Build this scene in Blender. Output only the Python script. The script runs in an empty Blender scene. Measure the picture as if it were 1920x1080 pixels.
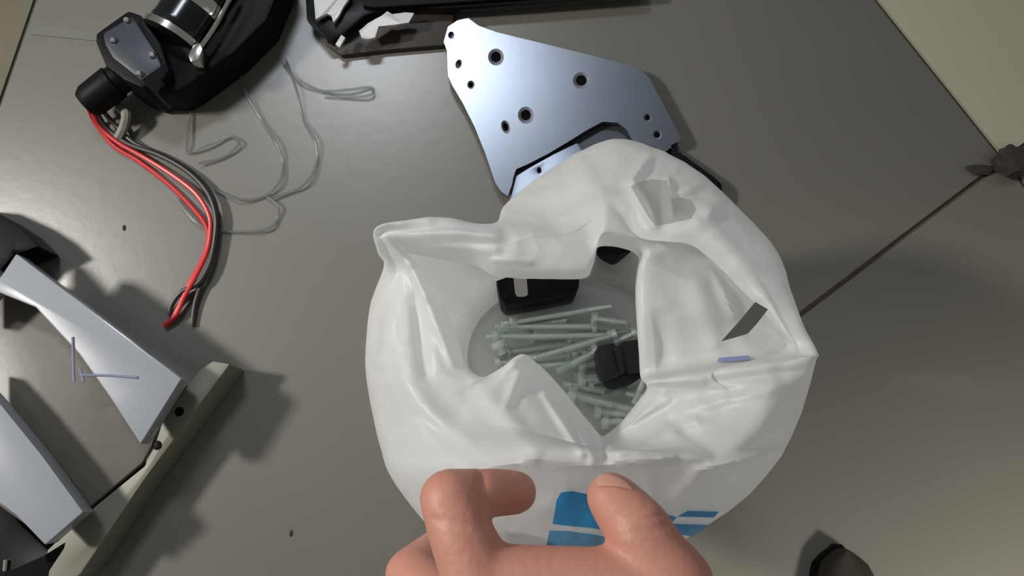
import bpy, bmesh, math, random
from mathutils import Vector, Matrix, noise
from mathutils.bvhtree import BVHTree
R = random.Random(7)
scene = bpy.context.scene
COL = scene.collection
# ------------------------------------------------------------------ camera
FPX, H, TH = 1663.0, 0.60, math.radians(12)
CT, ST = math.cos(TH), math.sin(TH)
cam_d = bpy.data.cameras.new('camera'); cam_d.sensor_width = 36; cam_d.lens = FPX / 1920 * 36
cam_d.clip_start = 0.01
cam = bpy.data.objects.new('camera', cam_d); COL.objects.link(cam)
cam.location = (0, 0, H); cam.rotation_euler = (TH, 0, 0); scene.camera = cam
# ------------------------------------------------------------------ world, lamps, exposure
w = bpy.data.worlds.new('room_light'); scene.world = w; w.use_nodes = True
bg = w.node_tree.nodes['Background']; bg.inputs[0].default_value = (0.93, 0.94, 0.90, 1); bg.inputs[1].default_value = 0.18
def lamp(name, loc, target, size, size_y, power, col, spread=180):
    d = bpy.data.lights.new(name, 'AREA'); d.shape = 'RECTANGLE'; d.size = size; d.size_y = size_y
    d.energy = power; d.color = col; d.spread = math.radians(spread)
    o = bpy.data.objects.new(name, d); COL.objects.link(o); o.location = loc
    o.rotation_euler = (Vector(target) - Vector(loc)).to_track_quat('-Z', 'Y').to_euler()
    return o
lamp('wall_lamp', (-1.35, 0.24, 1.25), (-0.12, 0.10, 0), 0.16, 0.16, 3.0, (1.0, 0.97, 0.90), 60)
lamp('tube_lamp', (-0.40, 1.42, 2.30), (-0.26, 0.16, 0), 0.60, 0.16, 0.62, (0.86, 0.92, 1.0), 26)
lamp('room_lamp', (0.85, -0.75, 1.30), (0.50, -0.42, 0), 0.22, 0.22, 4.8, (1.0, 0.95, 0.84), 40)
vs = scene.view_settings
scene.display_settings.display_device = 'sRGB'
vs.view_transform = 'Standard'; vs.look = 'None'; vs.gamma = 1.0; vs.use_curve_mapping = False; vs.exposure = 0.0

# ------------------------------------------------------------------ helpers
def at(u, v, z=0.0):
    """real-world point seen at a photo pixel, at height z"""
    x = (u - 960) / FPX; y = -(v - 540) / FPX
    d = Vector((x, y * CT + ST, y * ST - CT))
    return Vector((0, 0, H)) + d * ((z - H) / d.z)
def px(p):
    q = p - Vector((0, 0, H))
    yc = q.y * CT + q.z * ST; zc = -q.y * ST + q.z * CT
    return (960 + FPX * q.x / -zc, 540 - FPX * yc / -zc)
def lin(r, g, b):
    f = lambda c: (c / 255 / 12.92) if c <= 10 else ((c / 255 + 0.055) / 1.055) ** 2.4
    return (f(r), f(g), f(b), 1)
def mat(name, col, rough=0.5, metal=0.0, noise_amt=0.0, noise_scale=60, bump=0.0, bump_scale=200, coat=0.0, spec=0.5, trans=0.0):
    m = bpy.data.materials.new(name); m.use_nodes = True
    nt = m.node_tree; b = nt.nodes['Principled BSDF']
    b.inputs['Base Color'].default_value = col; b.inputs['Roughness'].default_value = rough
    b.inputs['Metallic'].default_value = metal; b.inputs['Coat Weight'].default_value = coat
    b.inputs['Specular IOR Level'].default_value = spec
    b.inputs['Transmission Weight'].default_value = trans
    tc = nt.nodes.new('ShaderNodeTexCoord')
    if noise_amt:
        n = nt.nodes.new('ShaderNodeTexNoise'); n.inputs['Scale'].default_value = noise_scale; n.inputs['Detail'].default_value = 5
        nt.links.new(tc.outputs['Object'], n.inputs['Vector'])
        mx = nt.nodes.new('ShaderNodeMix'); mx.data_type = 'RGBA'
        k = 1 - noise_amt
        mx.inputs[6].default_value = (col[0] * k, col[1] * k, col[2] * k, 1)
        k = 1 + noise_amt
        mx.inputs[7].default_value = (min(1, col[0] * k), min(1, col[1] * k), min(1, col[2] * k), 1)
        nt.links.new(n.outputs['Fac'], mx.inputs[0]); nt.links.new(mx.outputs[2], b.inputs['Base Color'])
    if bump:
        n2 = nt.nodes.new('ShaderNodeTexNoise'); n2.inputs['Scale'].default_value = bump_scale; n2.inputs['Detail'].default_value = 4
        nt.links.new(tc.outputs['Object'], n2.inputs['Vector'])
        bp = nt.nodes.new('ShaderNodeBump'); bp.inputs['Strength'].default_value = bump; bp.inputs['Distance'].default_value = 0.002
        nt.links.new(n2.outputs['Fac'], bp.inputs['Height']); nt.links.new(bp.outputs['Normal'], b.inputs['Normal'])
    return m
def film(name, col, clear, rough=0.25, transl=0.35, bump=0.0, bump_scale=60):
    """thin plastic film: gloss + translucency + some see-through"""
    m = mat(name, col, rough, bump=bump, bump_scale=bump_scale)
    nt = m.node_tree; b = nt.nodes['Principled BSDF']; out = nt.nodes['Material Output']
    t = nt.nodes.new('ShaderNodeBsdfTranslucent'); t.inputs[0].default_value = col
    x = nt.nodes.new('ShaderNodeMixShader'); x.inputs[0].default_value = transl
    nt.links.new(b.outputs[0], x.inputs[1]); nt.links.new(t.outputs[0], x.inputs[2])
    tr = nt.nodes.new('ShaderNodeBsdfTransparent'); tr.inputs[0].default_value = (0.96, 0.98, 0.97, 1)
    y = nt.nodes.new('ShaderNodeMixShader'); y.inputs[0].default_value = clear
    nt.links.new(x.outputs[0], y.inputs[1]); nt.links.new(tr.outputs[0], y.inputs[2])
    nt.links.new(y.outputs[0], out.inputs['Surface'])
    return m
def obj(name, bm, m, parent=None, smooth=True, kind=None, label=None):
    bmesh.ops.recalc_face_normals(bm, faces=bm.faces[:])
    me = bpy.data.meshes.new(name); bm.to_mesh(me); bm.free()
    for mm in (m if isinstance(m, (list, tuple)) else [m]): me.materials.append(mm)
    if smooth:
        for p in me.polygons: p.use_smooth = True
        try: me.set_sharp_from_angle(angle=math.radians(38))
        except Exception: pass
    o = bpy.data.objects.new(name, me); COL.objects.link(o)
    if parent:
        o.parent = parent; o.location = (0, 0, 0) if parent.parent else -parent.location
    if kind: o['kind'] = kind
    if label: o['label'] = label
    return o
def tag(o, label, cat, group=None):
    o['label'] = label; o['category'] = cat
    if group: o['group'] = group
    return o
def thing(name, loc, label, cat, group=None):
    o = bpy.data.objects.new(name, None); COL.objects.link(o); o.location = loc; o.empty_display_size = 0.02
    return tag(o, label, cat, group)
def prism_pts(top, depth, bevel=0.0, bm=None, segs=2, holes=()):
    """vertical prism under a polygon of world points, with optional holes (lists of world points)"""
    own = bmesh.new()
    es = []
    for loop in [top] + list(holes):
        vsx = [own.verts.new(p) for p in loop]
        es += [own.edges.new((vsx[i], vsx[(i + 1) % len(vsx)])) for i in range(len(vsx))]
    if holes:
        bmesh.ops.triangle_fill(own, edges=es, use_beauty=True)
    else:
        own.faces.new(own.verts[:])
    ext = bmesh.ops.extrude_face_region(own, geom=own.faces[:])
    for e in ext['geom']:
        if isinstance(e, bmesh.types.BMVert): e.co.z -= depth
    bmesh.ops.recalc_face_normals(own, faces=own.faces[:])
    if bevel:
        be = [e for e in own.edges if len(e.link_faces) == 2 and e.calc_face_angle(0) > 0.6]
        bmesh.ops.bevel(own, geom=be, offset=bevel, segments=segs, affect='EDGES', profile=0.6, clamp_overlap=True)
    if bm is None: return own
    me = bpy.data.meshes.new('tmp'); own.to_mesh(me); own.free(); bm.from_mesh(me); bpy.data.meshes.remove(me)
    return bm
def poly(pts, z): return [at(u, v, z) for u, v in pts]
def prism(pts, z1, z0, bevel=0.0, **k): return prism_pts(poly(pts, z1), z1 - z0, bevel, **k)
def circle_px(u, v, r, z, n=20, ru=None, rot=0):
    ru = ru or r
    out = []
    for i in range(n):
        a = 2 * math.pi * i / n
        x, y = ru * math.cos(a), r * math.sin(a)
        out.append(at(u + x * math.cos(rot) - y * math.sin(rot), v + x * math.sin(rot) + y * math.cos(rot), z))
    return out
def cyl(bm, p0, p1, prof, n=20, caps=True):
    """turned solid along p0->p1; prof = [(t, radius), ...]"""
    ax = (p1 - p0); L = ax.length; ax.normalize()
    s = ax.orthogonal().normalized(); t = ax.cross(s)
    rings = []
    for tt, r in prof:
        c = p0 + ax * (L * tt)
        rings.append([bm.verts.new(c + (s * math.cos(2 * math.pi * i / n) + t * math.sin(2 * math.pi * i / n)) * r) for i in range(n)])
    for a, b in zip(rings, rings[1:]):
        for i in range(n): bm.faces.new((a[i], a[(i + 1) % n], b[(i + 1) % n], b[i]))
    if caps:
        bm.faces.new(rings[0][::-1]); bm.faces.new(rings[-1])
    return bm
def cr(p0, p1, p2, p3, t):
    return 0.5 * ((2 * p1) + (p2 - p0) * t + (2 * p0 - 5 * p1 + 4 * p2 - p3) * t * t + (3 * p1 - p0 - 3 * p2 + p3) * t ** 3)
def spline(pts, n, closed=False):
    out = []; N = len(pts)
    rng = range(N if closed else N - 1)
    for i in rng:
        g = (lambda k: pts[k % N]) if closed else (lambda k: pts[max(0, min(N - 1, k))])
        for j in range(n): out.append(cr(g(i - 1), g(i), g(i + 1), g(i + 2), j / n))
    if not closed: out.append(pts[-1].copy())
    return out
def tube(path, r, n=8, bm=None):
    bm = bm or bmesh.new(); rings = []; prev = None
    for i, p in enumerate(path):
        d = (path[min(i + 1, len(path) - 1)] - path[max(i - 1, 0)]).normalized()
        s = (prev - d * prev.dot(d)).normalized() if prev else d.orthogonal().normalized()
        prev = s; t = d.cross(s)
        rings.append([bm.verts.new(p + (s * math.cos(2 * math.pi * k / n) + t * math.sin(2 * math.pi * k / n)) * r) for k in range(n)])
    for a, b in zip(rings, rings[1:]):
        for k in range(n): bm.faces.new((a[k], a[(k + 1) % n], b[(k + 1) % n], b[k]))
    bm.faces.new(rings[0][::-1]); bm.faces.new(rings[-1])
    return bm
def inside(u, v, pg):
    c = False; j = len(pg) - 1
    for i in range(len(pg)):
        if (pg[i][1] > v) != (pg[j][1] > v) and u < (pg[j][0] - pg[i][0]) * (v - pg[i][1]) / (pg[j][1] - pg[i][1]) + pg[i][0]: c = not c
        j = i
    return c
def segdist(u, v, a, b):
    ax, ay = a; bx, by = b; dx, dy = bx - ax, by - ay
    t = max(0, min(1, ((u - ax) * dx + (v - ay) * dy) / (dx * dx + dy * dy)))
    return math.hypot(u - ax - t * dx, v - ay - t * dy), t

# ------------------------------------------------------------------ materials
M_TILE = mat('grey_glazed_tile', lin(107, 104, 98), 0.31, noise_amt=0.06, noise_scale=9, bump=0.04, bump_scale=90, spec=0.6)
M_TILE2 = mat('cream_glazed_tile', lin(172, 167, 148), 0.32, noise_amt=0.05, noise_scale=14)
M_GROUT = mat('dark_grout', lin(88, 80, 70), 0.9, noise_amt=0.3, noise_scale=120)
M_OLIVE = mat('olive_border', lin(92, 85, 58), 0.5, noise_amt=0.25, noise_scale=25)
M_STRIP = mat('strip_grey', lin(100, 99, 91), 0.6)
M_ZINC = mat('zinc_plate', lin(110, 115, 124), 0.28, metal=0.9, noise_amt=0.06, noise_scale=30)
M_ZINCD = mat('zinc_edge', lin(150, 156, 166), 0.45, metal=0.4)
M_BLACK = mat('black_plastic', lin(13, 13, 14), 0.5, spec=0.12, bump=0.05, bump_scale=300)
M_BLACKG = mat('black_gloss', lin(14, 15, 17), 0.2, spec=0.4)
M_GEAR = mat('gearbox_paint', lin(50, 55, 63), 0.42, spec=0.3, noise_amt=0.1, noise_scale=80)
M_CHROME = mat('bright_steel', lin(205, 205, 200), 0.2, metal=1.0)
M_BOLT = mat('zinc_bolt', lin(228, 236, 232), 0.28, metal=0.4, noise_amt=0.15, noise_scale=150)
M_BROWN = mat('dark_brown_board', lin(46, 37, 31), 0.55, noise_amt=0.2, noise_scale=60)
M_WHITE = mat('white_gloss', lin(140, 143, 150), 0.25, noise_amt=0.03, noise_scale=20, coat=0.3)
M_REFLECT = mat('violet_grey_reflection', lin(122, 124, 148), 0.35)  # colour of the reflections painted on the white plate
M_CLAMP = mat('clamp_plastic', lin(34, 35, 38), 0.45, spec=0.4)
M_CHAN = mat('grey_channel', lin(96, 91, 84), 0.4, noise_amt=0.18, noise_scale=45, bump=0.1, bump_scale=60)
M_FLANGE = mat('grey_green_metal', lin(118, 117, 104), 0.5, noise_amt=0.12, noise_scale=70)
M_SCRAP = mat('white_scrap', lin(178, 179, 177), 0.35)
M_RED = mat('red_wire', lin(190, 44, 44), 0.4)
M_WBLK = mat('black_wire', lin(42, 40, 40), 0.45)
M_CLEAR = film('grey_wire', lin(130, 132, 134), 0.6, 0.3, 0.3)
M_BAG = film('white_bag_film', lin(243, 243, 243), 0.05, 0.40, 0.5, bump=0.35, bump_scale=45)
M_BAGT = film('single_bag_film', lin(232, 231, 228), 0.62, 0.32, 0.40, bump=0.35, bump_scale=45)
M_ZIP = film('clear_film', lin(196, 212, 204), 0.84, 0.15, 0.3, bump=0.5, bump_scale=60)
M_BAGB = film('folded_bag_bottom', lin(238, 238, 240), 0.0, 0.4, 0.12)
M_BLUE = mat('blue_ink', lin(50, 164, 236), 0.4, noise_amt=0.08, noise_scale=90)
M_BLUE2 = mat('pale_blue_ink', lin(104, 178, 236), 0.4, noise_amt=0.3, noise_scale=160)
M_VIOLET = mat('violet_ink', lin(128, 140, 190), 0.45)
M_SHOE = mat('dark_shoe_leather', lin(44, 36, 28), 0.6, noise_amt=0.2, noise_scale=90)
M_DIRT = mat('dark_scrap', lin(48, 44, 36), 0.8, noise_amt=0.3, noise_scale=90)
M_NAIL = mat('fingernail', lin(208, 156, 140), 0.32)
M_SKIN = mat('skin', lin(200, 140, 122), 0.5, noise_amt=0.10, noise_scale=70, bump=0.13, bump_scale=420)
sk = M_SKIN.node_tree.nodes['Principled BSDF']
sk.inputs['Subsurface Weight'].default_value = 0.18; sk.inputs['Subsurface Radius'].default_value = (1, 0.35, 0.2); sk.inputs['Subsurface Scale'].default_value = 0.004

# ------------------------------------------------------------------ floor: tiles with recessed joints
K = at(1884, 300); K.z = 0
d1 = (at(1500, 590) - K); d1.z = 0; d1.normalize()          # joint running down-left
d2 = (at(1655, 0) - at(1884, 286)); d2.z = 0; d2.normalize()  # joint running up-left
G = 0.0016; TT = 0.008
floor = obj('floor', prism_pts([Vector((-1.6, -1.0, -0.003)), Vector((1.6, -1.0, -0.003)), Vector((1.6, 1.9, -0.003)), Vector((-1.6, 1.9, -0.003))], 0.03), M_GROUT, kind='structure')
def tile(a0, a1, b0, b1, m, label=None):
    pts = [K + d1 * a + d2 * b for a, b in ((a0 + G, b0 + G), (a1 - G, b0 + G), (a1 - G, b1 - G), (a0 + G, b1 - G))]
    for p in pts: p.z = 0.0
    if (pts[1] - pts[0]).cross(pts[2] - pts[1]).z < 0: pts.reverse()
    obj('tile', prism_pts(pts, TT, 0.0008), m, floor, label=label)
S = 0.80
tile(0, S, 0, S, M_TILE); tile(0, S, -S, 0, M_TILE); tile(-S, 0, -S, 0, M_TILE)
tile(-S, 0, 0, S, M_TILE2, 'cream glazed tile')
tile(S, 2 * S, 0, S, M_TILE); tile(S, 2 * S, -S, 0, M_TILE); tile(0, S, S, 2 * S, M_TILE)
# olive border strip along the left edge
e0, e1 = at(66, 0), at(0, 192); ed = (e1 - e0).normalized(); en = Vector((ed.y, -ed.x, 0))
if en.x > 0: en = -en
bp = [e0 - ed * 0.8, e1 + ed * 0.9, e1 + ed * 0.9 + en * 0.3, e0 - ed * 0.8 + en * 0.3]
for p in bp: p.z = 0.002
if (bp[1] - bp[0]).cross(bp[2] - bp[1]).z < 0: bp.reverse()
obj('trim_1', prism_pts(bp, 0.0018, 0.0006), M_OLIVE, kind='structure')
tag(obj('grey_strip', prism([(62, 46), (195, 60), (195, 78), (58, 64)], 0.0006, 0.0), M_STRIP), 'faint grey strip on the floor between olive border and black motor', 'flat_strip')  # thin flat grey strip resting on the tiles

# ------------------------------------------------------------------ zinc plate
ZP = 0.012
plate = thing('mounting_plate', at(1030, 200, 0.0), 'bluish zinc plate with round holes lying on the tiles behind the bag', 'metal plate')
outline = [(832, 78), (840, 50), (858, 38), (878, 34), (897, 48), (930, 60), (1020, 82), (1110, 104), (1180, 122), (1200, 129), (1218, 147), (1246, 200), (1276, 256), (1272, 266),
           (1258, 272), (1262, 320), (1230, 400), (1205, 330), (1188, 268), (1176, 244), (1158, 230), (1130, 228), (1100, 244), (1073, 261), (1030, 287), (987, 309), (968, 317), (963, 331), (960, 346), (952, 368), (940, 360), (929, 344),
           (910, 288), (890, 238), (867, 192), (848, 160), (840, 142), (838, 95)]
hl = [(930, 107, 16, 15, 0), (1090, 151, 16, 16, 0), (986, 216, 16, 15, 0), (860, 120, 9, 6, 0.3), (883, 159, 8, 7, 0), (846, 66, 7, 6, 0), (948, 238, 13, 8, -0.3), (1214, 221, 8, 8, 0), (1232, 253, 9, 9, 0)]
holes = [circle_px(u, v, r, ZP, 18, ru, rot) for u, v, r, ru, rot in hl]
plate_body = obj('plate', prism(outline, ZP, ZP - 0.005, 0.0, holes=holes), M_ZINC, plate)
for u, v, r, ru, rot in hl:                                   # chamfered rims of the holes
    b = bmesh.new(); o1 = circle_px(u, v, r, ZP, 18, ru, rot); o2 = circle_px(u, v, r * .66, ZP - 0.0022, 18, ru * .66, rot); o3 = circle_px(u, v, r * 0.62, ZP - 0.0052, 18, ru * 0.62, rot)
    rr = [[b.verts.new(p) for p in o] for o in (o1, o2, o3)]
    for A, B in zip(rr, rr[1:]):
        for i in range(18): b.faces.new((A[i], A[(i + 1) % 18], B[(i + 1) % 18], B[i]))
    obj('hole_rim', b, M_ZINCD, plate_body)
tab = [(968, 330), (990, 316), (1036, 290), (1082, 268), (1092, 284), (1180, 330), (1180, 420), (960, 420), (955, 380)]
obj('bent_tab', prism(tab, ZP - 0.003, 0.001, 0.0006, holes=[circle_px(1011, 319, 6, ZP - 0.003, 12, 4)]), mat('grey_steel_tab', lin(140, 148, 162), 0.42, metal=0.8), plate)
obj('under_plate', prism([(1070, 262), (1150, 226), (1190, 262), (1270, 268), (1272, 330), (1130, 360)], 0.005, 0.0005), mat('dark_steel', lin(70, 72, 78), 0.45, metal=0.6), plate)
bar = obj('steel_bar', prism([(1236, 292), (1256, 274), (1285, 292), (1340, 332), (1354, 345), (1354, 372), (1300, 372), (1200, 380)], 0.012, 0.0, 0.001), M_BLACK)
tag(bar, 'black bar sticking out from behind the bag below the zinc plate', 'metal bar')

# ------------------------------------------------------------------ motor, upper left
mo = thing('gear_motor', at(270, 110, 0), 'black gear motor with chrome bands and red and black leads', 'motor')
gearbox = obj('gearbox', prism([(247, 28), (190, 62), (196, 84), (210, 108), (264, 151), (304, 124), (292, 96)], 0.055, 0.002, 0.003), M_GEAR, mo, label='dark blue-grey gearbox face')
obj('gearbox_rim', prism([(240, 18), (178, 62), (178, 78), (196, 122), (232, 150), (266, 165), (318, 134), (300, 80), (262, 26)], 0.046, 0.0, 0.003), M_BLACK, mo)
obj('base', prism([(220, 120), (262, 172), (330, 172), (352, 160), (440, 96), (500, 36), (540, -60), (420, -100), (300, 10)], 0.034, 0.0, 0.003), M_BLACK, mo)
b = bmesh.new(); cyl(b, at(262, 118, 0.026), at(160, 196, 0.022), [(0, .011), (.45, .011), (.47, .0125), (.9, .012), (1, .0095)], 24)
obj('cable_gland', b, M_BLACK, mo)
b = bmesh.new(); cyl(b, at(330, 66, 0.036), at(430, -80, 0.036), [(0, .0195), (.06, .021), (.10, .0205), (1, .0205)], 36)
obj('motor_can', b, M_BLACKG, mo)
b = bmesh.new(); cyl(b, at(322, 78, 0.036), at(332, 63, 0.036), [(0, .018), (.15, .0225), (.85, .0225), (1, .021)], 36)
obj('flange_ring', b, M_CHROME, mo, label='bright chrome ring')
b = bmesh.new(); cyl(b, at(362, 20, 0.0365), at(376, 0, 0.0365), [(0, .0208), (.1, .0213), (.9, .0213), (1, .0208)], 36)
obj('can_band', b, M_CHROME, mo, label='bright chrome band')
for u, v in ((239, 40), (287, 105), (214, 78), (262, 140)):
    b = bmesh.new(); cyl(b, at(u, v, 0.0545), at(u, v, 0.0545) + Vector((0, 0, .003)), [(0, .0022), (.6, .0022), (1, .0015)], 12)
    obj('screw', b, M_CHROME, gearbox)
obj('terminal', prism([(352, 104), (362, 84), (376, 80), (380, 92), (372, 112), (358, 116)], 0.048, 0.03, 0.001), M_CHROME, mo, label='bright metal terminal')
b = tube(spline([at(370, 96, .045), at(392, 66, .046), at(414, 30, .046), at(440, -20, .046)], 8), 0.0016)  # chrome rod added as the highlight line along the can
obj('highlight_rod', b, M_CHROME, mo)
def wire(pts, r, m, name='wire', parent=None, label=None, n=10):
    return obj(name, tube(spline([at(*p) for p in pts], n), r), m, parent, label=label)
wire([(172, 206, .018), (186, 236, .010), (222, 268, .006), (272, 296, .004), (326, 330, .004), (368, 364, .005), (392, 404, .006), (394, 440, .006), (386, 478, .006), (366, 520, .008), (346, 556, .008), (330, 590, .006), (308, 612, .003)], .0016, M_RED, parent=mo, label='red wire')
wire([(166, 204, .016), (180, 232, .006), (214, 274, .003), (262, 304, .002), (312, 342, .002), (352, 380, .002), (384, 420, .003), (390, 452, .004), (378, 490, .005), (356, 530, .006), (338, 570, .005), (318, 606, .003)], .0016, M_RED, parent=mo, label='red wire')
wire([(180, 208, .016), (200, 240, .008), (240, 270, .006), (300, 292, .006), (352, 322, .007), (388, 360, .008), (404, 404, .008), (402, 452, .007), (392, 496, .007), (372, 530, .007), (340, 548, .006), (322, 572, .004), (318, 592, .003)], .0018, M_WBLK, parent=mo, label='black wire')
wire([(190, 204, .016), (214, 232, .008), (252, 268, .005), (312, 294, .004), (366, 328, .004), (400, 372, .005), (407, 420, .005), (402, 470, .005), (388, 510, .005), (372, 548, .004), (364, 580, .003), (361, 612, .002)], .0016, M_WBLK, parent=mo, label='black wire')
b = tube(spline([at(224, 200, .012), at(236, 214, .014), at(232, 238, .010), at(222, 258, .006)], 8), 0.0035)
obj('sleeve', b, mat('grey_sleeve', lin(120, 118, 108), 0.5), mo, label='short grey cable sleeve')

# thin clear wires on the tiles
CW = 'thin grey see-through wires on the floor'
for pts, lab in (
    ([(446, 120), (462, 176), (490, 224), (518, 268), (531, 310), (520, 346), (494, 368), (450, 374), (404, 356)], 'thin grey wire looping down beside the red and black leads'),
    ([(536, 112), (556, 170), (568, 222), (590, 262), (594, 304), (574, 342), (540, 362), (508, 370)], 'thin grey wire forming the outer loop nearest the zinc plate'),
    ([(530, 118), (560, 150), (604, 170), (656, 168), (696, 164), (694, 178), (650, 182), (606, 174)], 'thin grey wire bent back in a flat hairpin in the floor glare'),
    ([(358, 212), (350, 262), (354, 286), (390, 272), (432, 256), (448, 268), (420, 294), (372, 306)], 'thin grey wire in a small kinked loop below the motor'),
    ([(500, 368), (520, 386), (518, 414), (496, 430), (430, 434), (372, 420), (330, 372)], 'thin grey wire curl lowest on the floor left of bag')):
    tag(wire([(u, v, .002 + .002 * (i % 2)) for i, (u, v) in enumerate(pts)], .001, M_CLEAR, 'thin_wire'), lab, 'wire', CW)

# ------------------------------------------------------------------ dark case and board at the top edge
tag(obj('board', prism([(590, -100), (592, 30), (608, 80), (640, 103), (727, 93), (835, 84), (850, 38), (858, -100)], 0.006, 0.0, 0.001), M_BROWN), 'dark brown board under the black case at the top', 'board')
case = thing('black_case', at(760, -60, 0.008), 'glossy black case cut off by the top edge beside the motor', 'case')
obj('shell', prism([(566, -160), (574, 34), (612, 76), (640, 66), (684, 30), (730, 12), (830, 16), (960, 8), (1068, 0), (1220, -12), (1220, -160)], 0.016, 0.0085, 0.002), M_BLACKG, case)
obj('lid_ridge', prism([(668, -150), (680, 10), (700, 14), (860, 4), (1060, -10), (1060, -150)], 0.020, 0.0165, 0.001), M_BLACK, case)
def scrap(pts, z, t, label, m=M_SCRAP):
    pp = poly(pts, z)
    bm = prism_pts(pp, t)
    bmesh.ops.subdivide_edges(bm, edges=bm.edges[:], cuts=1)
    for v_ in bm.verts: v_.co.z += 0.0015 * noise.noise(v_.co * 90)
    tag(obj('plastic_scrap', bm, m, smooth=False), label, 'scrap', 'white plastic scraps at the top')
scrap([(586, -30), (589, 4), (592, 37), (603, 31), (613, 25), (621, 28), (625, 42), (636, 28), (644, 12), (656, -4), (656, -30)], 0.0215, 0.003, 'large jagged white plastic scrap on the black case at the top edge')
scrap([(673, 58), (678, 72), (690, 74), (704, 71), (710, 50), (740, 47), (766, 42), (776, 24), (760, 22), (735, 26), (726, 21), (716, 30), (690, 44)], 0.0200, 0.0025, 'long bent white plastic scrap over the dark brown board')
scrap([(629, 83), (637, 88), (647, 70), (640, 65)], 0.0180, 0.0025, 'tiny white plastic scrap at the corner of the dark board')
scrap([(468, -20), (470, 2), (480, 8), (492, 12), (500, 0), (505, -20)], 0.0300, 0.003, 'small white plastic scrap on the motor base at top edge')

# ------------------------------------------------------------------ white and grey bracket, bottom left
br = thing('channel_bracket', at(180, 800, 0), 'grey channel bracket with two glossy white top plates', 'bracket')
ZW = 0.060
top_plate = obj('white_plate', prism([(30, 475), (340, 710), (263, 833), (208, 748), (148, 664), (66, 576), (-10, 545), (-70, 600), (-70, 440), (0, 520)], ZW, ZW - 0.014, 0.0012), M_WHITE, br, label='glossy white plate')
obj('white_plate', prism([(-60, 690), (0, 757), (80, 856), (156, 960), (84, 1022), (30, 966), (-60, 900)], ZW, ZW - 0.014, 0.0012), M_WHITE, br, label='glossy white plate')
obj('channel', prism([(-70, 500), (30, 515), (322, 716), (284, 836), (266, 868), (158, 958), (84, 1010), (-70, 900)], 0.034, 0.0, 0.001), M_CHAN, br, label='grey-brown channel floor')
flange = obj('flange', prism([(372, 694), (398, 676), (432, 682), (270, 900), (150, 1078), (96, 1110), (78, 1040), (156, 966), (272, 872), (266, 838)], 0.032, 0.0, 0.002), M_FLANGE, br, label='grey-green side flange')
for u, v in ((337, 772), (295, 835)):
    b = bmesh.new(); cyl(b, at(u, v, 0.0315), at(u, v, 0.0315) + Vector((0, 0, .0012)), [(0, .003), (.7, .003), (1, .002)], 12); obj('screw', b, M_BLACK, flange)
for (a, c) in (((136, 632), (139, 716)), ((150, 690), (157, 716))):  # thin violet bars painted in as soft reflections on the plate
    b = tube([at(a[0], a[1], ZW + .0002), at(c[0], c[1], ZW + .0002)], .0008, 8)
    obj('reflection_pin', b, M_REFLECT, top_plate)
b = tube([at(150, 703, ZW + .0002), at(205, 704, ZW + .0002), at(258, 708, ZW + .0002)], .0008, 8)
obj('reflection_pin', b, M_REFLECT, top_plate)
obj('black_foot', prism([(-60, 880), (0, 930), (40, 985), (90, 1030), (132, 1004), (126, 1030), (80, 1100), (-60, 1110)], 0.032, 0.0, 0.002), M_BLACKG, br, label='glossy black foot')
b = bmesh.new(); cyl(b, at(11, 1050, .033), at(9, 1070, .033), [(0, .0015), (1, .0015)], 10); obj('reflection_pin', b, M_CHROME, br)
tag(obj('black_block', prism([(-70, 370), (0, 402), (40, 428), (74, 462), (40, 474), (24, 480), (-10, 520), (-70, 520)], 0.030, 0.0, 0.003), M_BLACK), 'black block at the left edge behind the white bracket plate', 'block')

# ------------------------------------------------------------------ floor scraps and the shoe
b = bmesh.new(); bmesh.ops.create_icosphere(b, subdivisions=3, radius=1)
c = at(1900, 304, .006)
for v_ in b.verts:
    n = 1 + 0.45 * noise.noise(v_.co * 1.7) + 0.25 * noise.noise(v_.co * 4)
    v_.co = c + Vector((v_.co.x * .0125 * n, v_.co.y * .011 * n, v_.co.z * .006 * n))
tag(obj('rubber_scrap', b, M_DIRT), 'dark crumpled scrap at the tile corner on the right edge', 'scrap')
b = bmesh.new(); bmesh.ops.create_icosphere(b, subdivisions=3, radius=1)
c = at(1838, 318, .0018)
for v_ in b.verts:
    n = 1 + 0.5 * noise.noise(v_.co * 1.9 + Vector((3, 1, 0)))
    v_.co = c + Vector((v_.co.x * .010 * n, v_.co.y * .0035 * n, v_.co.z * .0018))
tag(obj('rubber_scrap', b, M_DIRT), 'flat dark sliver just left of the crumpled scrap', 'scrap')
for u, v, lab in ((232, 427, 'dark speck on the tiles left of the red wire'), (545, 1000, 'dark speck on the tiles left of the hand')):
    b = bmesh.new(); bmesh.ops.create_icosphere(b, subdivisions=2, radius=1); c = at(u, v, .0006)
    for v_ in b.verts: v_.co = c + Vector((v_.co.x * .0009, v_.co.y * .0022, v_.co.z * .0006))
    tag(obj('crumb', b, M_DIRT), lab, 'crumb')
toe = at(1578, 1028, 0.012); sh = thing('shoe', Vector((toe.x, toe.y - 0.1, 0)), 'dark rounded toe of a shoe at the bottom edge', 'shoe')
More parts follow.
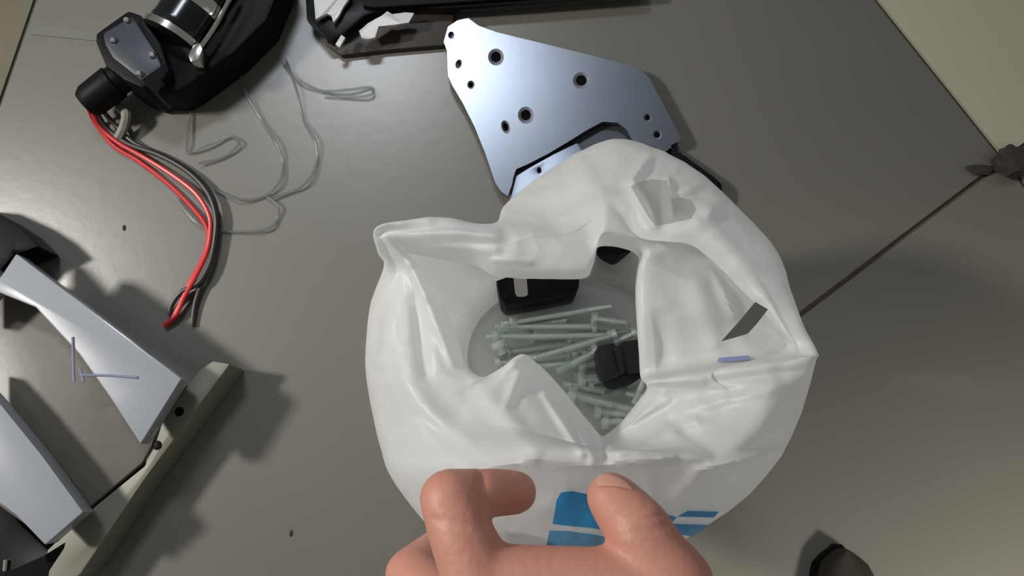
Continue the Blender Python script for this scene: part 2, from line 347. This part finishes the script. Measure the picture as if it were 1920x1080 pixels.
def shoe_bm(z0, z1f, grow):
    bm = bmesh.new(); rings = []
    n = 24; L = 0.26
    for i in range(22):
        t = (i / 21) ** 2; y = L * t
        wv = (0.012 + 0.030 * min(1, t * 2.6)) * math.sqrt(min(1, t * 26 + 0.0005)) * (1 - 0.25 * max(0, (t - .5)) * 2) * (1 if t < .93 else math.sqrt(max(0.02, (1 - t) / .07)))
        wv += grow; hz = z1f(t)
        ring = []
        for k in range(n):
            a = 2 * math.pi * k / n
            ring.append(bm.verts.new((toe.x + 0.018 * t + wv * math.cos(a), toe.y - y + (grow if i == 0 else 0), max(z0, z0 + (hz - z0) * max(0, math.sin(a)) ** 0.7))))
        rings.append(ring)
    for A, B in zip(rings, rings[1:]):
        for k in range(n): bm.faces.new((A[k], A[(k + 1) % n], B[(k + 1) % n], B[k]))
    bm.faces.new(rings[0]); bm.faces.new(rings[-1][::-1])
    return bm
obj('upper', shoe_bm(0.010, lambda t: 0.022 + 0.055 * min(1, t * 1.6), 0.0), M_SHOE, sh)
obj('sole', shoe_bm(0.0, lambda t: 0.011, 0.002), M_BLACK, sh)

# ------------------------------------------------------------------ the white bag
# stations: (outer silhouette), (rim crest or None), (mouth edge)
ST_ = [
 ((708, 438, .225), None, None, (752, 462, .222)),
 ((711, 478, .215), None, None, (776, 490, .214)),
 ((722, 504, .205), None, None, (803, 530, .214)),
 ((698, 570, .185), (742, 575, .214), None, (827, 578, .216)),
 ((688, 640, .180), (740, 645, .216), None, (846, 630, .218)),
 ((687, 700, .180), (750, 705, .220), None, (862, 680, .220)),
 ((697, 765, .180), (770, 775, .224), None, (900, 708, .220)),
 ((712, 830, .185), (800, 830, .232), None, (940, 690, .214)),
 ((732, 890, .190), (830, 868, .242), None, (974, 668, .216)),
 ((785, 965, .195), (880, 880, .250), None, (1005, 686, .212)),
 ((850, 1030, .195), (930, 874, .256), None, (1034, 712, .208)),
 ((930, 1060, .190), (990, 868, .260), None, (1064, 745, .206)),
 ((1040, 1070, .188), (1060, 872, .262), None, (1090, 776, .206)),
 ((1150, 1060, .188), (1130, 872, .262), None, (1112, 800, .206)),
 ((1240, 1034, .190), (1200, 866, .262), None, (1130, 818, .206)),
 ((1318, 990, .195), (1280, 866, .260), None, (1150, 811, .206)),
 ((1400, 930, .198), (1360, 858, .256), None, (1180, 785, .210)),
 ((1462, 850, .205), (1420, 812, .250), None, (1208, 752, .214)),
 ((1506, 750, .215), (1460, 745, .247), None, (1226, 728, .222)),
 ((1527, 673, .235), (1460, 684, .248), (1340, 697, .240), (1226, 714, .228)),
 ((1526, 667, .235), (1496, 662, .243), (1470, 656, .238), (1214, 700, .204), -.024),
 ((1500, 612, .225), (1474, 616, .240), (1450, 608, .234), (1211, 650, .208), -.034),
 ((1478, 550, .215), (1438, 552, .236), (1400, 556, .232), (1207, 590, .212), -.030),
 ((1450, 470, .205), (1396, 488, .234), (1340, 494, .231), (1205, 530, .214), -.024),
 ((1390, 402, .195), (1344, 430, .232), (1296, 460, .231), (1207, 494, .216), -.018),
 ((1330, 340, .185), (1284, 400, .228), (1246, 452, .230), (1209, 468, .216), -.012),
 ((1250, 288, .178), (1225, 370, .220), (1192, 444, .226), (1182, 450, .222), -.003),
 ((1160, 262, .175), (1150, 350, .216), None, (1128, 446, .226)),
 ((1085, 288, .175), (1095, 380, .216), None, (1112, 486, .224)),
 ((1000, 340, .178), (1030, 410, .214), (1062, 440, .226), (1094, 506, .224)),
 ((946, 386, .185), (985, 424, .220), (1000, 446, .230), (1030, 507, .224)),
 ((924, 424, .205), (930, 440, .230), None, (935, 501, .224)),
 ((830, 412, .215), (850, 432, .230), None, (885, 482, .222)),
 ((762, 420, .222), (780, 436, .230), None, (812, 470, .222)),
]
NS = len(ST_)
rings = [[] for _ in range(9)]
for i, stn in enumerate(ST_):
    o, a, e, m = stn[:4]; drop = stn[4] if len(stn) > 4 else -.0002
    O_, M_ = at(*o), at(*m)
    A_ = at(*a) if a else O_.lerp(M_, .35) + Vector((0, 0, .006))
    E_ = at(*e) if e else A_.lerp(M_, .40) + Vector((0, 0, .003))
    F_ = at(*(Vector(px(E_)).lerp(Vector(m[:2]), .02)), E_.z + drop)        # surface carries on just below the band's edge
    B_ = F_.lerp(M_, .55) + Vector((0, 0, .002))
    ang = math.atan2(O_.y - at(1066, 660, .2).y, O_.x - at(1066, 660, .2).x)
    fc = at(1066, 668, 0.0); fx, fy = 0.066, 0.050
    foot = Vector((fc.x + fx * math.cos(ang), fc.y + fy * math.sin(ang), .0015))
    W1 = Vector((fc.x + (foot.x - fc.x) * 1.12, fc.y + (foot.y - fc.y) * 1.12, .02)).lerp(O_, .18); W1.z = .035
    W2 = W1.lerp(O_, .62); W2.z = .115
    L_ = M_ + (M_ - A_).normalized() * .002 + Vector((0, 0, -.010))
    for k, p in enumerate((foot, W1, W2, O_, A_, E_, F_, B_, M_)): rings[k].append(p)
    if i == 0: lip = []
    lip.append(L_)
rings.append(lip)
NA, NR = 18, 20
dense = [spline(r, NA, True) for r in rings]
NT = NS * NA
cols = [spline([dense[k][j] for k in range(6)], NR) + spline([dense[k][j] for k in range(6, len(dense))], NR) for j in range(NT)]
NL = len(cols[0])
# folds: (u0,v0,u1,v1,width px,height m)
FOLDS = [
 (1150, 818, 1240, 740, 12, .005), (1328, 482, 1372, 592, 9, .007),
 (1180, 345, 1215, 300, 9, .005), (1190, 350, 1225, 420, 12, .007), (1252, 340, 1258, 400, 5, .005), (1310, 350, 1270, 365, 8, .003), (1310, 410, 1340, 390, 18, .006),
 (720, 452, 770, 500, 8, .005), (770, 500, 800, 560, 9, .005), (800, 560, 850, 680, 10, .004), (715, 450, 930, 440, 12, .004), (760, 470, 930, 470, 10, .003), (930, 490, 990, 495, 8, .004),
 (950, 690, 980, 675, 12, .006), (975, 700, 950, 760, 10, .005), (1020, 740, 1090, 850, 8, .005), (1060, 760, 1110, 860, 6, .004), (900, 720, 1000, 840, 18, .004), (760, 720, 880, 850, 20, .004), (790, 780, 900, 870, 14, -.003),
 (1300, 900, 1450, 850, 16, .005), (1270, 930, 1310, 890, 10, .004), (1160, 850, 1300, 790, 10, .004), (1280, 770, 1480, 720, 12, .003), (1260, 790, 1340, 850, 14, -.004),
 (1240, 600, 1250, 700, 20, -.004), (1300, 520, 1340, 660, 22, .004), (1128, 818, 1134, 860, 9, -.006), (860, 890, 1000, 864, 9, .004), (985, 862, 1100, 872, 8, .004), (1110, 872, 1260, 858, 8, .004), (1300, 884, 1455, 846, 9, .005), (1290, 905, 1400, 880, 14, -.003), (1150, 806, 1250, 752, 8, .003), (1330, 716, 1500, 694, 9, -.003),
 (1000, 380, 1100, 330, 20, .003), (1080, 300, 1140, 430, 26, .003), (740, 560, 720, 680, 14, .004), (780, 560, 800, 700, 12, -.004),
]
bm = bmesh.new(); grid = []
for j in range(NT):
    row = []
    for k in range(NL):
        p = cols[j][k].copy(); ring = k / NR if k <= 5 * NR else 5 + (k - 5 * NR - 1) / NR
        if ring > 2.4:
            u, v = px(p); dz = 0
            for a0, a1, b0, b1, wd, hh in FOLDS:
                dd, t = segdist(u, v, (a0, a1), (b0, b1))
                wd = max(wd, 8)
                if dd < wd * 3: dz += hh * .85 * (1 if a0 != 1328 else 0.7 * min(1, max(0, (ring - 5.15) / .35))) * math.exp(-(dd / wd) ** 2) * (0.55 + 0.45 * math.sin(math.pi * min(1, max(0, t))))
            fade = min(1, (ring - 2.4) / .8)
            p.z += dz * fade * (1 if ring < 6.8 else 0.3)
        amp = 0.0016 if 0.3 < ring < 8 else 0.0
        q = Vector((p.x * 26, p.y * 26, p.z * 14))
        d = noise.noise(q) * amp * 1.2 + (0.5 - abs(noise.noise(q * 2.3 + Vector((5, 2, 1))))) * amp
        if 2.2 < ring: d += (0.45 - abs(noise.noise(q * 3.6 + Vector((2, 8, 3))))) * .0011
        p.z += d; p.x += noise.noise(q + Vector((9, 0, 0))) * amp * .5
        row.append(bm.verts.new(p))
    grid.append(row)
for j in range(NT):
    a, b = grid[j], grid[(j + 1) % NT]
    for k in range(NL - 1): bm.faces.new((a[k], b[k], b[k + 1], a[k + 1]))
cv2 = bm.verts.new(at(1066, 668, .0015))
for j in range(NT):
    bm.faces.new((grid[(j + 1) % NT][0], grid[j][0], cv2))
HOLE = [(1352, 640), (1388, 600), (1416, 566), (1440, 580), (1420, 606), (1402, 626), (1374, 634)]
WIN = [(1183, 350), (1196, 342), (1222, 336), (1250, 338), (1256, 352), (1258, 372), (1275, 370), (1296, 374), (1306, 392), (1296, 410), (1262, 418), (1230, 424), (1214, 404), (1198, 376)]
EYE = Vector((0, 0, H))
def cut(pg, only):
    us = [p[0] for p in pg]; vs_ = [p[1] for p in pg]
    if sum((pg[i][0] * pg[(i + 1) % len(pg)][1] - pg[(i + 1) % len(pg)][0] * pg[i][1]) for i in range(len(pg))) < 0: pg = pg[::-1]
    for i in range(len(pg)):
        a, c = at(*pg[i], .2), at(*pg[(i + 1) % len(pg)], .2)
        loc = [f_ for f_ in bm.faces if only(f_.calc_center_median()) and min(us) - 30 < px(f_.calc_center_median())[0] < max(us) + 30 and min(vs_) - 30 < px(f_.calc_center_median())[1] < max(vs_) + 30]
        ge = set(loc)
        for f_ in loc: ge.update(f_.edges); ge.update(f_.verts)
        bmesh.ops.bisect_plane(bm, geom=list(ge), plane_co=a, plane_no=(a - EYE).cross(c - EYE).normalized(), dist=1e-7)
    return [f_ for f_ in bm.faces if only(f_.calc_center_median()) and inside(*px(f_.calc_center_median()), pg)]
far = lambda c: c.z > .02 and (c - at(1066, 668, c.z)).length > .05
bmesh.ops.delete(bm, geom=cut(HOLE, far), context='FACES')
for f_ in bm.faces:
    if f_.calc_center_median().z < .006: f_.material_index = 2
for f_ in cut(WIN, lambda c: c.z > .16): f_.material_index = 1
bag = thing('carrier_bag', at(1066, 668, 0), 'white plastic carrier bag with blue print standing open on the tiles', 'bag')
bm_bag = bm.copy(); bvh = BVHTree.FromBMesh(bm_bag)
obj('bag_body', bm, [M_BAG, M_BAGT, M_BAGB], bag)

def on_bag(u, v, lift=.0009):
    o = Vector((0, 0, H)); d = (at(u, v, .1) - o).normalized()
    h = bvh.ray_cast(o, d)
    if h[0] is None: return at(u, v, .2)
    n = h[1] if h[1].dot(d) < 0 else -h[1]
    return h[0] + n * lift
def print_patch(pg, m, label=None):
    b = bmesh.new(); es = []
    vs2 = [b.verts.new((u, v, 0)) for u, v in pg]
    for i in range(len(pg)): es.append(b.edges.new((vs2[i], vs2[(i + 1) % len(pg)])))
    b.faces.new(vs2)
    for axis in (0, 1):
        lo = min(p[axis] for p in pg); hi = max(p[axis] for p in pg); x = lo + 9
        while x < hi:
            co = [0, 0, 0]; no = [0, 0, 0]; co[axis] = x; no[axis] = 1
            bmesh.ops.bisect_plane(b, geom=b.verts[:] + b.edges[:] + b.faces[:], plane_co=co, plane_no=no); x += 9
    for v_ in b.verts: v_.co = on_bag(v_.co.x, v_.co.y)
    obj('print', b, m, bag, label=label)
BLUE = [
 [(1044, 934), (1052, 920), (1072, 917), (1096, 922), (1120, 932), (1130, 990), (1104, 986), (1060, 982), (1036, 979)],
 [(1030, 991), (1064, 992), (1110, 998), (1140, 1004), (1140, 1024), (1024, 1022)],
 [(1200, 948), (1226, 954), (1268, 966), (1256, 978), (1232, 976), (1214, 966)],
 [(1288, 954), (1346, 956), (1336, 967), (1268, 965)],
 [(1252, 978), (1328, 981), (1298, 1003), (1270, 998)],
]
for i, pg in enumerate(BLUE): print_patch(pg, M_BLUE2 if i == 1 else M_BLUE, 'blue printed shape')
print_patch([(1348, 674), (1404, 670), (1410, 677), (1376, 681), (1346, 682)], M_VIOLET, 'faint violet printed bar')

# ------------------------------------------------------------------ what lies inside the bag
def bolt(p0, p1, r, label, head=True, nut=False, group='zinc bolts in the bag'):
    """head at p0"""
    t = thing('bolt', p0.lerp(p1, .5), label, 'bolt', group)
    ax = (p1 - p0).normalized()
    b = bmesh.new(); L = (p1 - p0).length
    prof = [(0, r), (.62, r)]
    k = 14
    for i in range(k): prof += [(.62 + .36 * i / k, r * .86), (.62 + .36 * (i + .5) / k, r * 1.0)]
    prof += [(1, r * .7)]
    cyl(b, p0, p1, prof, 10); obj('shank', b, M_BOLT, t)
    if head:
        b = bmesh.new(); hh = r * 1.5
        cyl(b, p0 - ax * hh, p0 + ax * .0003, [(0, r * 1.55), (.2, r * 2.0), (.85, r * 2.0), (1, r * 1.9)], 14); obj('head', b, M_BOLT, t)
    if nut:
        b = bmesh.new(); q = p1 - ax * r * 4.2
        cyl(b, q, q + ax * r * 2.4, [(0, r * 1.6), (.1, r * 1.8), (.9, r * 1.8), (1, r * 1.6)], 6); obj('nut', b, M_BOLT, t)
    return t
BL = [
 ((1146, 574), (946, 606), .033, .0020, False, True, 'long thin bolt lying topmost along the far edge of the pile'),
 ((1111, 612), (928, 612), .029, .0021, True, True, 'long bolt second from the far edge, its head pointing right'),
 ((1138, 629), (912, 631), .030, .0021, True, True, 'longest bolt of the pile, its nut at the far left'),
 ((1148, 630), (1000, 672), .033, .0022, True, False, 'slanted bolt with its head just behind the black clamp'),
 ((1114, 662), (1044, 697), .032, .0026, True, False, 'thick slanted bolt ending at the left side of the clamp'),
 ((1118, 598), (1176, 606), .036, .0022, True, False, 'short shiny bolt whose head is right of the long heads'),
 ((1187, 627), (1152, 643), .036, .0022, True, False, 'short shiny bolt sticking up behind the black clamp'),
 ((1095, 710), (1150, 706), .030, .0026, True, False, 'short bolt with its head left of and below the clamp'),
 ((1096, 684), (1150, 678), .026, .0026, True, False, 'bolt pushed under the left side of the black clamp'),
 ((1058, 720), (1134, 734), .026, .0024, False, False, 'headless looking bolt below the clamp beside the fold'),
 ((1078, 741), (1190, 768), .028, .0032, True, False, 'thick dark bolt in front of the black clamp'),
 ((1125, 772), (1186, 778), .028, .0024, True, False, 'bolt near the close corner with its head upright'),
 ((1138, 790), (1182, 788), .026, .0026, True, False, 'closest bolt at the near corner of the mouth'),
 ((938, 650), (948, 672), .030, .0028, True, False, 'stubby bolt alone at the left end of the pile'),
 ((1216, 688), (1188, 758), .050, .0020, True, False, 'bright bolt standing against the right wall of the bag'),
 ((1198, 742), (1160, 732), .026, .0026, True, False, 'dark bolt below the clamp towards the right wall'),
]
for a, c, z, r, hd, nt_, lab in BL: bolt(at(a[0], a[1], z), at(c[0], c[1], z - .002), r, lab, hd, nt_)
for i in range(26):
    u0 = R.uniform(930, 1150); v0 = R.uniform(610, 770); ang = R.gauss(0.15, .3); L = R.uniform(90, 170)
    if v0 > 690: u0 = R.uniform(1060, 1150); ang = abs(ang)
    z = .008 + .016 * (i % 3) / 2
    p = at(u0, v0, z); q = at(u0 + L * math.cos(ang), v0 - L * math.sin(ang) * .6, z + .002)
    fc = at(1066, 668, z)
    ok = all(((w_.x - fc.x) / .060) ** 2 + ((w_.y - fc.y) / .044) ** 2 < 1 for w_ in (p, q))
    if not ok:
        p = fc + (p - fc) * .6; q = fc + (q - fc) * .55
    bolt(p, q, .0022, 'greyish zinc bolt in the lower layers of the pile inside the bag', True, False, 'lower layer of zinc bolts')
# black clamp
cl = thing('plastic_clamp', at(1165, 680, .03), 'black ridged plastic clamp on top of the bolts', 'clamp')
obj('half', prism([(1117, 658), (1122, 648), (1150, 642), (1156, 648), (1166, 698), (1160, 706), (1134, 712), (1126, 704)], .056, .036, .0018), M_CLAMP, cl)
obj('half', prism([(1160, 646), (1168, 640), (1204, 634), (1212, 646), (1216, 676), (1210, 694), (1178, 700), (1172, 692)], .054, .036, .0018), M_CLAMP, cl)
obj('rib', prism([(1150, 650), (1164, 646), (1174, 698), (1162, 701)], .0585, .036, .001), M_CLAMP, cl)
obj('base', prism([(1128, 700), (1210, 688), (1206, 706), (1180, 722), (1150, 730), (1134, 724)], .040, .030, .0015), M_CLAMP, cl)
# black boxes further back
bx = thing('black_box', at(1010, 530, .01), 'black box with a grey label lying behind the bolts', 'box')
obj('shell', prism([(918, 470), (1088, 470), (1086, 536), (1080, 548), (1020, 560), (948, 573), (938, 562)], .050, .010, .002), M_BLACK, bx)
obj('label', prism([(958, 480), (984, 480), (990, 552), (984, 556), (970, 556), (966, 550)], .0512, .0502), mat('grey_label', lin(168, 164, 160), 0.5), bx, label='pale grey label strip')
sb = tag(obj('plastic_block', prism([(1122, 425), (1215, 425), (1205, 455), (1196, 466), (1160, 478), (1134, 468), (1122, 462)], .060, .020, .002), M_BLACK), 'small black piece in the deep corner under the bag rim', 'cap')
# clear film bag over the bolts
zb = bmesh.new()
zo = [(886, 616), (900, 604), (944, 580), (1000, 566), (1060, 558), (1112, 549), (1150, 582), (1186, 612), (1205, 640), (1204, 690), (1190, 740), (1160, 800), (1120, 800), (1080, 760), (1040, 730), (1000, 690), (940, 682), (905, 655)]
cz = Vector((1060, 670, 0)); rr = []
for k in range(6):
    t = k / 5; row = []
    for (u, v) in zo:
        uu = u + (cz.x - u) * t; vv = v + (cz.y - v) * t
        z = .030 + .012 * math.sin(t * math.pi / 2) + .0012 * noise.noise(Vector((uu * .03, vv * .03, 0)))
        if k == 0: z = .018
        row.append(zb.verts.new(at(uu, vv, z)))
    rr.append(row)
for A, B in zip(rr[:-1], rr[1:-1]):
    for i in range(len(zo)): zb.faces.new((A[i], A[(i + 1) % len(zo)], B[(i + 1) % len(zo)], B[i]))
cc = zb.verts.new(at(cz.x, cz.y, .042))
for i in range(len(zo)): zb.faces.new((rr[-2][i], rr[-2][(i + 1) % len(zo)], cc))
for v_ in list(zb.verts):
    if not v_.link_faces: zb.verts.remove(v_)
bmesh.ops.subdivide_edges(zb, edges=zb.edges[:], cuts=2, use_grid_fill=True, smooth=0.4)
tag(obj('clear_pouch', zb, M_ZIP), 'clear greenish plastic pouch lying over the bolts', 'pouch')

# ------------------------------------------------------------------ the hand
hb = bmesh.new()
def hull(*sph):
    b = bmesh.new()
    for p, r in sph:
        bmesh.ops.create_icosphere(b, subdivisions=3, radius=r, matrix=Matrix.Translation(p))
    res = bmesh.ops.convex_hull(b, input=b.verts[:])
    bmesh.ops.delete(b, geom=[g for g in res['geom_interior'] if isinstance(g, bmesh.types.BMVert)], context='VERTS')
    me = bpy.data.meshes.new('t'); b.to_mesh(me); b.free(); hb.from_mesh(me); bpy.data.meshes.remove(me)
def chain(*sph):
    for a, c in zip(sph, sph[1:]): hull(a, c)
Z = .292
i_m, i_p, i_d, i_t = at(900, 1085, Z), at(842, 935, Z), at(918, 924, Z - .008), at(966, 923, Z - .014)
chain((i_m, .0125), (at(868, 1010, Z + .001), .0112), (i_p, .0102)); chain((i_p, .0100), (i_d, .0086), (i_t, .0079))
t_c, t_m, t_i, t_t = at(1230, 1290, Z + .004), at(1258, 1098, Z + .002), at(1196, 992, Z + .002), at(1146, 932, Z - .004)
chain((t_c, .017), (t_m, .0145), (at(1222, 1040, Z + .002), .0120), (t_i, .0112), (at(1160, 948, Z - .003), .0097), (t_t, .0087))
m_m, m_p, m_d, m_t = at(872, 1180, Z - .006), at(772, 1078, Z - .030), at(826, 1030, Z - .048), at(900, 1020, Z - .054)
chain((m_m, .0125), (m_p, .0100), (m_d, .0085), (m_t, .0075))
r_m, r_p, r_d, r_t = at(868, 1270, Z - .014), at(748, 1180, Z - .044), at(800, 1110, Z - .062), at(880, 1090, Z - .066)
chain((r_m, .0120), (r_p, .0095), (r_d, .0080), (r_t, .0072))
p_m, p_p, p_d, p_t = at(880, 1350, Z - .022), at(770, 1280, Z - .052), at(810, 1215, Z - .066), at(870, 1195, Z - .070)
chain((p_m, .0105), (p_p, .0082), (p_d, .0070), (p_t, .0063))
wr0, wr1 = at(1040, 1560, Z - .006), at(1120, 1560, Z - .004)
hull((i_m, .0125), (m_m, .0125), (wr0, .019), (at(1000, 1300, Z), .015))
hull((m_m, .0125), (r_m, .012), (p_m, .0105), (wr0, .019))
hull((i_m, .0115), (at(1040, 1150, Z), .013), (t_m, .0120), (t_c, .016), (wr1, .019), (at(990, 1320, Z), .014))
hull((at(950, 1098, Z), .0115), (at(1090, 1096, Z), .0118), (at(1190, 1090, Z), .0118), (at(1050, 1180, Z), .012))
hull((at(905, 1060, Z), .010), (at(960, 1088, Z), .010), (at(930, 1100, Z), .011))
hull((wr0, .019), (wr1, .019), (at(1150, 2100, Z - .01), .024), (at(1030, 2100, Z - .01), .024))
me = bpy.data.meshes.new('hand_src'); hb.to_mesh(me); hb.free()
tmp = bpy.data.objects.new('hand_src', me); COL.objects.link(tmp)
rm = tmp.modifiers.new('r', 'REMESH'); rm.mode = 'VOXEL'; rm.voxel_size = 0.0013
sm = tmp.modifiers.new('s', 'SMOOTH'); sm.factor = 0.5; sm.iterations = 16
dg = bpy.context.evaluated_depsgraph_get(); dg.update()
hm = bpy.data.meshes.new_from_object(tmp.evaluated_get(dg)); hm.name = 'hand'
bpy.data.objects.remove(tmp)
# skin creases at the joints
cre = [((812, 975), (915, 985), 5, .0007), ((902, 890), (908, 965), 9, .0010), ((1150, 985), (1240, 965), 5, .0005), ((1165, 1000), (1250, 985), 5, .0005), ((1170, 968), (1215, 945), 4, .0004)]
for v_ in hm.vertices:
    u, v = px(v_.co)
    for a, c, wd, dp in cre:
        dd, t = segdist(u, v, a, c)
        if dd < wd * 3: v_.co -= v_.normal * dp * math.exp(-(dd / wd) ** 2)
hm.materials.clear(); hm.materials.append(M_SKIN)
for p in hm.polygons: p.use_smooth = True
hand = bpy.data.objects.new('hand', hm); COL.objects.link(hand)
tag(hand, 'left hand with bent index finger and thumb gripping the printed front of the bag', 'hand')
bh = bmesh.new(); bh.from_mesh(hm); hv = BVHTree.FromBMesh(bh)
# thumb nail: a thin curved plate hugging the tip
nb = bmesh.new(); o_ = Vector((0, 0, H)); rows = []
for r_ in range(7):
    row = []
    for c_ in range(9):
        s = c_ / 8 * 2 - 1; t = r_ / 6
        wdt = 31 * (1 - .35 * (1 - t) ** 2)
        u = 1149 + s * wdt + (t - .5) * 10; v = 893 + t * 21 + s * s * 3 + s * 4
        d = (at(u, v, .2) - o_).normalized(); h = hv.ray_cast(o_, d)
        if h[0] is None:
            h = hv.find_nearest(at(u, v, Z))
        row.append(nb.verts.new(h[0] + h[1] * .0005))
    rows.append(row)
for A, B in zip(rows, rows[1:]):
    for i in range(8): nb.faces.new((A[i], A[i + 1], B[i + 1], B[i]))
obj('fingernail', nb, M_NAIL, hand)
bh.free()
